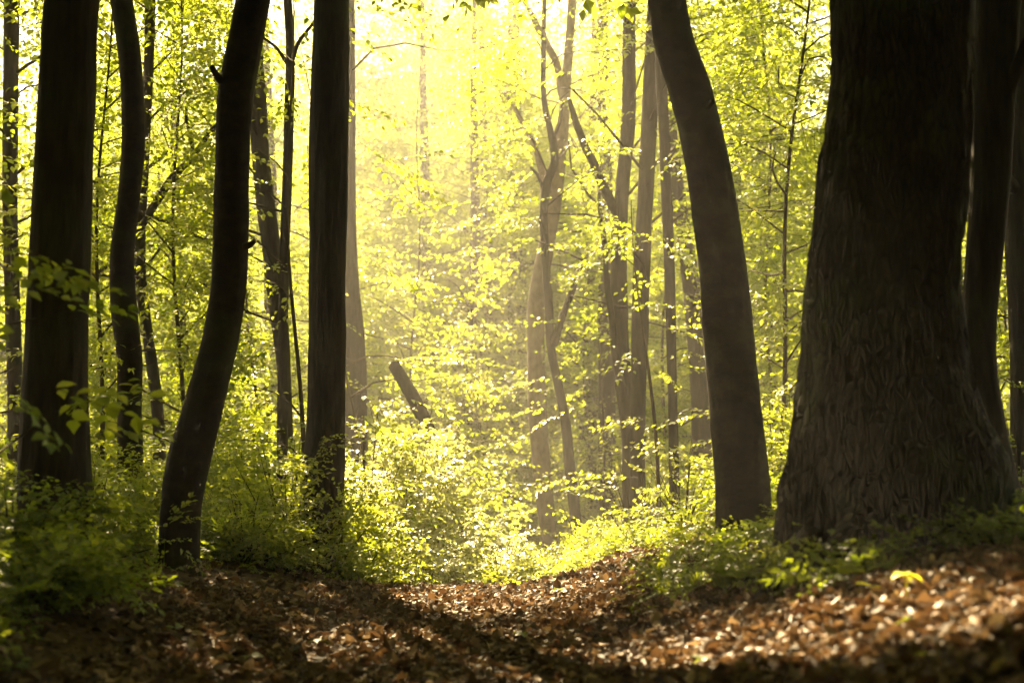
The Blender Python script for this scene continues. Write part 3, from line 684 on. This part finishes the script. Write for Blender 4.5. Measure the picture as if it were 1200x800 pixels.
for px, y, h, rx, n, lb, s in SH:
    shrub(at_px(px, y), y, h, rx, int(n * (1.7 if y < 12 else .95 if px in (478, 430, 520, 585, 500) else 1.25)), lb, s * .95, .62 if y > 12 else .45, SPR_NEAR if y < 10 else SPR_BUSH, clear=.88, m=SUNLIT_LEAF if px in (478, 430, 520, 585, 500) else None)

# ------------------------------------------------------------------ stump
zx, zy = at_px(777, 17.6), 17.6
st = thing('tree_stump', 'short pale broken stump among the plants right of the beam', 'stump', (zx, zy, gz(zx, zy)))
g = Geo(); pth = np.array([[0, 0, z] for z in np.linspace(-.15, .3, 12)]); tube(g, pth, np.linspace(.12, .09, 12), 24, bark_disp(7, .08, 'rough', 0, .3, .2)); link('trunk', g.mesh('trunk', [CUTWOOD]), st)

# ------------------------------------------------------------------ far trees: six kinds, copied
def far_proto(h, z0, Rc, nbr, spb, scale, label):
    root = thing('far_tree', label, 'tree', (0, 0, 0), 'far trees deep in the wood')
    gb, gl = Geo(), Geo(); lean = rng.normal(0, .03, 2)
    axis = lambda z: (lean[0] * z + .12 * math.sin(z * .5), lean[1] * z)
    zz = np.linspace(-.5, h, 24); tube(gb, np.array([[*axis(z), z] for z in zz]), np.linspace(.2, .03, 24), 12, bark_disp(3, .06, 'rough', 0, .3, .5))
    crown(gl, gb, axis, z0, h, Rc, nbr, spb, scale, SPR_LEAN, 1.8, .55, (15, 60), None)
    link('trunk', gb.mesh('trunk', [BARK]), root); link('crown', gl.mesh('crown', [LEAF, TWIG]), root)
    return root
FARLAB = 'slim dark trunk with pale green foliage, one of many deep in the wood'
protos = [far_proto(14, 1.2, 3.4, 62, 32, 1.3, FARLAB), far_proto(17, 2.5, 3.8, 62, 34, 1.4, FARLAB), far_proto(11, .6, 3.2, 54, 30, 1.2, FARLAB),
          far_proto(18, 4, 4.0, 64, 34, 1.4, FARLAB), far_proto(7, .4, 2.6, 44, 28, 1.1, FARLAB)]
spots = []
tries = 0
while len(spots) < 90 and tries < 9000:
    tries += 1
    y = 32 + 62 * rng.random() ** 1.1; x = rng.uniform(-.44, .44) * y
    if any((x - a) ** 2 + (y - b) ** 2 < (2.6 + .02 * y) ** 2 for a, b, c in spots): continue
    k = int(rng.integers(0, 5))
    if y < 50: k = (2, 4)[int(rng.integers(0, 2))]
    if y < 48 and abs(x - .15 + (y - 18.5) * .32) < 3.2:
        if y < 40: continue
        k = 4
    spots.append((x, y, k))
# the wood beside and behind the place where the camera stands
for (x, y, k) in [(-7.8, 5.5, 1), (8.4, 4.5, 3), (-9.0, 10.5, 0), (9.2, 10, 1), (-5.4, -2.5, 1), (5.6, -3.0, 3), (-1.8, -6.5, 3), (2.4, -7.5, 1), (-6.5, -5, 0), (7, -5.5, 0), (0.3, -10, 3), (-9, 1, 3), (9.5, 1.5, 0), (-4, -11, 1), (4.6, -12, 0), (-11, 8, 1), (11.5, 7, 3), (-2.6, -3.8, 2), (3.0, -4.6, 2), (0.2, -5.5, 4), (-5.5, 1.8, 4), (5.6, 1.2, 4), (-9, -9, 2), (9, -10, 2)]:
    spots.append((x, y, k))
TALL = [(-19, 76), (-15, 80), (-11, 75), (-7, 79), (-3, 74), (1, 78), (5, 75), (-13, 88), (-9, 90), (-4.5, 87), (0, 91), (4, 88), (-17, 92), (9, 82), (13, 78)]
for (x, y) in TALL: spots.append((x, y, (1, 3)[int(x * 2) % 2]))
n0 = len(spots)
while len(spots) < n0 + 52:
    x, y = rng.uniform(-15, 15), rng.uniform(-17, 13)
    if y > -4.5 and abs(x) < .4 * max(y, 0) + 5.2 - .5 * max(0, -y): continue
    if x * x + (y + .5) ** 2 < 3.0 ** 2: continue
    if any((x - a) ** 2 + (y - b) ** 2 < 1.7 ** 2 for a, b, c in spots[n0:]): continue
    spots.append((x, y, (1, 3, 0, 1)[int(rng.integers(0, 4))]))
used = [False] * 5
for (x, y, k) in spots:
    loc = (x, y, gz(x, y)); s = rng.uniform(.88, 1.15) * (1.45 if (x, y) in TALL else 1); rz = rng.uniform(0, 6.28)
    if not used[k]:
        o = protos[k]; o.location = loc; o.rotation_euler = (0, 0, rz); o.scale = (s, s, s); used[k] = True
    else: copy_tree(protos[k], loc, rz, s)

# far-off wood that closes the view
g = Geo(); n = 8200
y = rng.uniform(96, 112, n); x = rng.uniform(-70, 70, n)
top = 27 + 6 * vnoise(np.stack([x * .12, y * .1, x * 0], -1), 8)
P = np.stack([x, y, -1.5 + top * rng.random(n)], -1)
put_sprays(g, P, rng.uniform(0, 6.28, n), rng.normal(0, .4, n), rng.normal(0, .6, n), rng.uniform(2.6, 4.2, n), np.clip(rng.normal(.5, .15, n), 0, 1), SPR_LEAN)
for i in range(60):
    xx = rng.uniform(-60, 60); yy = rng.uniform(95, 110)
    tube(g, np.array([[xx, yy, z] for z in np.linspace(-3, 16, 6)]), np.linspace(.3, .08, 6), 6, mat_=1)
tag(link('distant_woods', g.mesh('distant_woods', [LEAF, BARK])), 'pale green far-off wood closing the view behind all trees', 'woods', kind='stuff')

# ------------------------------------------------------------------ ground
def axis_pts(lo, hi, fine_lo, fine_hi, step, nco):
    f = np.arange(fine_lo, fine_hi + step / 2, step)
    a = fine_lo - np.geomspace(step, fine_lo - lo, nco)[::-1]; b = fine_hi + np.geomspace(step, hi - fine_hi, nco)
    return np.concatenate([a, f, b])
xs = axis_pts(-420, 420, -6, 6, .07, 40); ys = axis_pts(-420, 900, 1, 18, .07, 46)
X, Y = np.meshgrid(xs, ys); Z = ground(X, Y)
g = Geo(); nx = len(xs); i = (np.arange(len(ys) - 1)[:, None] * nx + np.arange(nx - 1)[None]).ravel()
g.add(np.stack([X, Y, Z], -1).reshape(-1, 3), np.stack([i, i + 1, i + nx + 1, i + nx], -1), .5, 0, True)
tag(link('ground', g.mesh('ground', [SOIL])), 'brown woodland soil sloping up in banks beside the leafy path', 'ground', kind='structure')

# ------------------------------------------------------------------ fallen leaves
def litter_leaf(nr=4):
    t = np.linspace(0, 1, nr + 1); w = np.sin(np.pi * np.clip(t * .93 + .04, 0, 1)) ** .8 * .3 * (1 + .25 * np.cos(t * 17))
    V = []
    for a, b in zip(t, w): V += [[a - .5, b, 0], [a - .5, 0, 0], [a - .5, -b, 0]]
    F_ = []
    for k in range(nr):
        for c in (0, 1): F_.append([k * 3 + c, k * 3 + c + 1, k * 3 + c + 4, k * 3 + c + 3])
    return np.array(V), np.array(F_)
LV, LF = litter_leaf()
g = Geo()
def scatter_litter(n, ylo, yhi, size, lift):
    y = ylo + (yhi - ylo) * rng.random(n) ** 1.25
    x = rng.uniform(-1, 1, n) * (.42 * y + 1.1)
    # the green bank on the left holds fewer leaves
    drop = (x < -1.9 + .3 * vnoise(np.stack([x, y * .7, x * 0], -1), 14)) & (rng.random(n) < .8) | ((y > 13.2) & (rng.random(n) < .6))
    x, y = x[~drop], y[~drop]; n = len(x)
    s = size * rng.lognormal(0, .3, n)
    c1 = rng.normal(0, 1.3, n); c2 = rng.normal(0, .9, n)
    W = np.repeat(LV[None], n, 0) * s[:, None, None]
    W[..., 2] += (c1[:, None] * LV[None, :, 1] ** 2 * 2.2 + c2[:, None] * LV[None, :, 0] ** 2 * .8 + rng.normal(0, .25, n)[:, None] * LV[None, :, 0] * LV[None, :, 1] * 3) * s[:, None]
    M = rot(rng.normal(0, .36, n), rng.normal(0, .32, n), rng.uniform(0, 6.28, n))
    W = np.einsum('svj,sij->svi', W, M)
    z = ground(x, y) + lift * rng.random(n) ** 2 + .012
    W += np.stack([x, y, z], -1)[:, None, :]
    tint = np.clip(rng.beta(1.5, 2.3, n), 0, 1)
    FF = (LF[None] + (np.arange(n) * len(LV))[:, None, None]).reshape(-1, 4)
    g.add(W.reshape(-1, 3), FF, np.repeat(tint, len(LV)), 0)
scatter_litter(58000, 4.2, 9.5, .055, .05)
scatter_litter(35000, 8.5, 16, .060, .045)
tag(link('fallen_leaves', g.mesh('fallen_leaves', [LITTER])), 'brown and tan fallen leaves covering the path', 'leaves', kind='stuff')

# twigs lying in the litter
for k, (px, yy, ln, lb) in enumerate([(1090 - 30, 9.0, .6, 'thin bare twig lying on the litter below the massive tree'), (560, 9.4, .5, 'bare twig lying across the middle of the path'), (330, 8.4, .45, 'bare twig lying on the litter left of the path centre')]):
    x = at_px(px, yy); a = rng.uniform(-.5, .5); t = np.linspace(-.5, .5, 12)
    pp = np.stack([x + t * ln * math.cos(a), yy + t * ln * math.sin(a) + .03 * np.sin(t * 9), 0 * t], -1); pp[:, 2] = ground(pp[:, 0], pp[:, 1]) + .05
    g = Geo(); tube(g, pp, np.linspace(.007, .003, 12), 6); tag(link('fallen_twig', g.mesh('fallen_twig', [TWIG])), lb, 'twig')

# ------------------------------------------------------------------ low herbs that carpet the banks
def herbs(n, fn, smin, smax, hmax, tint0, templates, name, label, m=HERB):
    P = fn(n); P = np.concatenate([P, np.zeros((len(P), 1))], 1); n = len(P)
    P[:, 2] = ground(P[:, 0], P[:, 1]); zb = P[:, 2].copy()
    P[:, 2] += hmax * rng.random(n) ** 1.3 * (.55 + .6 * vnoise(P * .9, 33))
    k = P[:, 2] > zb
    g = Geo(); P = P[k]; zb = zb[k]; n = len(P)
    put_sprays(g, P, rng.uniform(0, 6.28, n), rng.normal(R(-6), R(22), n), rng.normal(0, R(22), n), rng.uniform(smin, smax, n), np.clip(tint0 + rng.normal(0, .12, n) + .2 * vnoise(P * 1.5, 6), 0, 1), templates)
    i = rng.random(n) < .4; Q = P[i]; b = zb[i]; m_ = len(Q); w = .003
    SV = np.stack([np.stack([Q[:, 0] - w, Q[:, 1], b - .02], -1), np.stack([Q[:, 0] + w, Q[:, 1], b - .02], -1), np.stack([Q[:, 0], Q[:, 1] + w, b - .02], -1), Q], 1)
    SF = np.array([[0, 1, 3], [1, 2, 3], [2, 0, 3]])
    g.add(SV.reshape(-1, 3), (SF[None] + (np.arange(m_) * 4)[:, None, None]).reshape(-1, 3), .4, 0)
    tag(link(name, g.mesh(name, [m, TWIG])), label, 'plants', kind='stuff')

def left_bank(n):
    y = rng.uniform(5.6, 13.5, n); x = rng.uniform(-.42, -.02, n) * y
    edge = -2.0 - .1 * ss(9, 6.5, y) + .3 * vnoise(np.stack([x * .6, y * .8, x * 0], -1), 14)
    k = (x < edge) & (rng.random(n) < ss(0, .7, edge - x) * .8 + .2) & ~((np.abs(x / y + .234) < .035) & (y > 7.5) & (y < 10.6) & (rng.random(n) < .8))
    return np.stack([x, y], -1)[k]
def glade(n):
    y = 12.6 + 24 * rng.random(n) ** 1.5; x = rng.uniform(-.42, .42, n) * y
    k = (y > 13.2 + .8 * vnoise(np.stack([x, y * 0, x * 0], -1), 4)) & ~((x > .5) & (y < 12.8 + x)) & ~((np.abs(x - .1) < .5) & (y < 15.2) & (rng.random(n) < .55))
    return np.stack([x, y], -1)[k]
def right_bank(n):
    y = 6.5 + 6.5 * rng.random(n) ** 1.6; x = rng.uniform(.09, .40, n) * y
    k = (y > 6.65 + .25 * vnoise(np.stack([x * 2, y * 0, x * 0], -1), 4) + np.where(x < 1.35, 2.6 * (1.35 - x) + .5, 0))
    return np.stack([x, y], -1)[k]
herbs(5200, left_bank, .16, .36, .42, .42, SPR_NEAR, 'undergrowth', 'dense shady green undergrowth covering the left bank')
herbs(7800, glade, .2, .42, .34, .66, SPR_BUSH, 'ground_cover', 'bright green ground cover beyond the end of the path')
herbs(2300, right_bank, .14, .28, .30, .45, SPR_NEAR, 'undergrowth', 'low green herbs around the foot of the massive mossy tree')

# ------------------------------------------------------------------ ferns, grass tuft, nettles, seedlings
def fern(px, y, n, ln, label):
    x = at_px(px, y); z = gz(x, y); root = thing('fern', label, 'fern', (x, y, z))
    for i in range(n):
        g = Geo(); az = i * 6.283 / n + rng.normal(0, .25); l = ln * rng.uniform(.75, 1.1); up = rng.uniform(.5, .95)
        t = np.linspace(0, 1, 26); rr = l * .8 * t; zz = l * (up * t - .75 * t ** 2.2 * up)
        path = np.stack([rr * math.cos(az), rr * math.sin(az), zz], -1)
        tube(g, path, np.linspace(.004, .001, 26), 4, mat_=0, cap=False, tint=.3)
        side = np.array([-math.sin(az), math.cos(az), 0])
        for k in range(3, 26):
            w = l * .30 * math.sin(math.pi * min(1, .12 + t[k] * .9)) ** .8 + .008
            fw = np.array([math.cos(az), math.sin(az), 0]) * .35
            for sd in (1, -1):
                d = side * sd + fw + np.array([0, 0, -.18]); e = path[k] + d * w
                hw = l * .017
                a = np.array([math.cos(az), math.sin(az), up - 1.5 * up * t[k]]) * hw
                mid = path[k] + d * w * .45 + np.array([0, 0, .01])
                g.add(np.array([path[k], mid + a, e, mid - a]), np.array([[0, 1, 2], [0, 2, 3]]), float(np.clip(rng.normal(.6, .12), 0, 1)), 0)
        link('frond', g.mesh('frond', [HERB]), root)
fern(880, 8.0, 9, .42, 'fern with arching fronds at the left root of the massive mossy tree')
fern(925, 7.3, 8, .32, 'small fern tucked against the mossy root, right of the larger fern')
fern(1010, 6.75, 7, .30, 'fern growing before the trunk base of the massive mossy tree')

def tuft(px, y, n, h, label):
    x = at_px(px, y); z = gz(x, y); g = Geo()
    for i in range(n):
        az = rng.uniform(0, 6.28); r0 = rng.uniform(0, .09); l = h * rng.uniform(.5, 1.1); b = rng.uniform(.15, .8); t = np.linspace(0, 1, 6); w = .005 * (1 - t ** 2) + .0005
        c = np.stack([(r0 + b * l * t ** 1.7) * math.cos(az), (r0 + b * l * t ** 1.7) * math.sin(az), l * t * (1 - .25 * b * t)], -1)
        s = np.array([-math.sin(az), math.cos(az), 0])
        V = np.stack([c - s * w[:, None], c + s * w[:, None]], 1).reshape(-1, 3)
        g.add(V, np.array([[2 * k, 2 * k + 1, 2 * k + 3, 2 * k + 2] for k in range(5)]), float(np.clip(rng.normal(.55, .15), 0, 1)), 0)
    tag(link('grass_tuft', g.mesh('grass_tuft', [HERB]), None, (x, y, z)), label, 'grass tuft')
tuft(850, 8.0, 110, .24, 'thick grass tuft in front of the smooth leaning trunk')
tuft(815, 8.6, 70, .17, 'smaller grass tuft left of the thick grass tuft on the bank')
tuft(778, 9.0, 60, .13, 'low grass tuft on the lower slope of the right bank')
tuft(925, 7.6, 60, .16, 'grass tuft between the fern and the seedling, before the mossy root')

def seedling(px, py, hs, leaf, nl, label, m=HERB, tint=.6, y=None):
    # find where the sight line through the photograph's point meets the ground
    d = FWD + np.array([1.0, 0, 0]) * ((px - 600) / F) + UPV * ((400 - py) / F)
    tt = np.linspace(3.5, 14, 1200); Q = EYE + d[None] * tt[:, None]
    k = np.argmax(Q[:, 2] < ground(Q[:, 0], Q[:, 1]) + .02); x, y = Q[k, 0], Q[k, 1]; z = gz(x, y)
    root = thing('seedling', label, 'seedling', (x, y, z), None)
    g = Geo(); tube(g, np.array([[0, 0, -.02], [.004, 0, hs * .5], [0, .004, hs]]), np.array([.003, .0025, .002]), 6, tint=.3); link('stem', g.mesh('stem', [m]), root)
    for i in range(nl):
        az = i * 6.283 / nl + rng.normal(0, .2); M = rot(np.array(rng.normal(0, .25)), np.array(rng.normal(.05, .2)), np.array(az))
        g = Geo(); g.add((LEAF8_V * leaf * rng.uniform(.8, 1.15) * np.array([1, 1.15, 1])) @ M.T + np.array([0, 0, hs * rng.uniform(.85, 1)]), LEAF8_F, float(np.clip(rng.normal(tint, .1), 0, 1)), 0, True)
        link('leaf', g.mesh('leaf', [m]), root)
seedling(1062, 708, .15, .07, 5, 'yellow lit seedling with spread leaves on the right litter', YELLOW)
seedling(1022, 700, .07, .07, 2, 'yellow two-leaved sprout left of the taller yellow seedling', YELLOW)
seedling(1028, 668, .06, .06, 2, 'pale sprout in front of the massive mossy tree', YELLOW)
seedling(1063, 735, .05, .05, 4, 'small green sprout in the sunlit litter below the yellow seedling')
seedling(372, 756, .06, .075, 4, 'bright green sprout left of the path centre')
seedling(292, 776, .06, .07, 5, 'green sprout low in the left foreground, below the brighter sprout')
seedling(612, 752, .08, .06, 5, 'dark green sprout in the middle of the path')
seedling(822, 782, .06, .05, 5, 'green sprout at the bottom of the path right of the middle')
seedling(1090, 776, .05, .05, 4, 'green sprout low in the right foreground')
seedling(655, 698, .07, .07, 6, 'flat green plant at the crest of the path right of the middle')
seedling(725, 705, .05, .06, 4, 'green plant on the crest below the three dark stems')
seedling(205, 742, .06, .06, 5, 'green sprout at the foot of the left bank')
seedling(960, 668, .12, .06, 5, 'green seedling with raised leaves between fern and pale sprout')

# ------------------------------------------------------------------ air
bm_v = np.array([[a, b, c] for a in (-130, 130) for b in (-40, 135) for c in (-6, 34)], float)
g = Geo(); g.add(bm_v, np.array([[0, 1, 3, 2], [4, 6, 7, 5], [0, 4, 5, 1], [2, 3, 7, 6], [0, 2, 6, 4], [1, 5, 7, 3]]))
m, nt, N, L = mat('warm_haze'); out = N.new('ShaderNodeOutputMaterial'); pv = N.new('ShaderNodeVolumePrincipled')
pv.inputs['Color'].default_value = (1.0, 0.955, 0.85, 1); pv.inputs['Density'].default_value = 0.0027; pv.inputs['Anisotropy'].default_value = 0.45
L.new(pv.outputs[0], out.inputs['Volume'])
hz = link('haze', g.mesh('haze', [m])); tag(hz, 'warm pale haze filling the wood between the trees', 'haze', kind='stuff')

# ------------------------------------------------------------------ light, world, camera
sl = bpy.data.lights.new('sun', 'SUN'); sl.energy = 5.0; sl.angle = R(0.5); sl.color = (1.0, 0.90, 0.74)
so = bpy.data.objects.new('sun', sl); COL.objects.link(so)
so.rotation_euler = Vector((-SUN[0], -SUN[1], -SUN[2])).to_track_quat('-Z', 'Y').to_euler(); so.location = (0, 40, 45)
w = bpy.data.worlds.new('World'); sc.world = w; w.use_nodes = True
nt = w.node_tree; bg = nt.nodes['Background']; sky = nt.nodes.new('ShaderNodeTexSky'); sky.sky_type = 'NISHITA'; sky.sun_disc = False
sky.sun_elevation = R(EL); sky.sun_rotation = R(AZ); sky.dust_density = 0.6; sky.air_density = 0.75
nt.links.new(sky.outputs[0], bg.inputs[0]); bg.inputs[1].default_value = 0.05

cam = bpy.data.cameras.new('camera'); co = bpy.data.objects.new('camera', cam); COL.objects.link(co)
co.location = EYE; co.rotation_euler = (math.pi / 2 + PITCH, 0, 0); cam.lens = 50; cam.sensor_width = 36; cam.clip_end = 3000; cam.clip_start = .05
cam.dof.use_dof = True; cam.dof.focus_distance = 13.0; cam.dof.aperture_fstop = 1.6
sc.camera = co

sc.view_settings.view_transform = 'Standard'; sc.view_settings.look = 'None'; sc.view_settings.gamma = 1; sc.view_settings.use_curve_mapping = False
sc.view_settings.exposure = 3.55
sc.view_settings.use_white_balance = True; sc.view_settings.white_balance_temperature = 9700; sc.view_settings.white_balance_tint = 10
sc.render.engine = 'CYCLES'
c = sc.cycles; c.use_denoising = True; c.denoiser = 'OPENIMAGEDENOISE'; c.max_bounces = 5; c.diffuse_bounces = 2; c.transmission_bounces = 3; c.glossy_bounces = 1; c.volume_bounces = 0; c.transparent_max_bounces = 4
c.use_adaptive_sampling = True; c.adaptive_threshold = 0.02; c.sample_clamp_indirect = 6; c.caustics_reflective = False; c.caustics_refractive = False
sc.render.use_persistent_data = False
print('tris', sum(len(o.data.polygons) for o in sc.objects if o.type == 'MESH'))
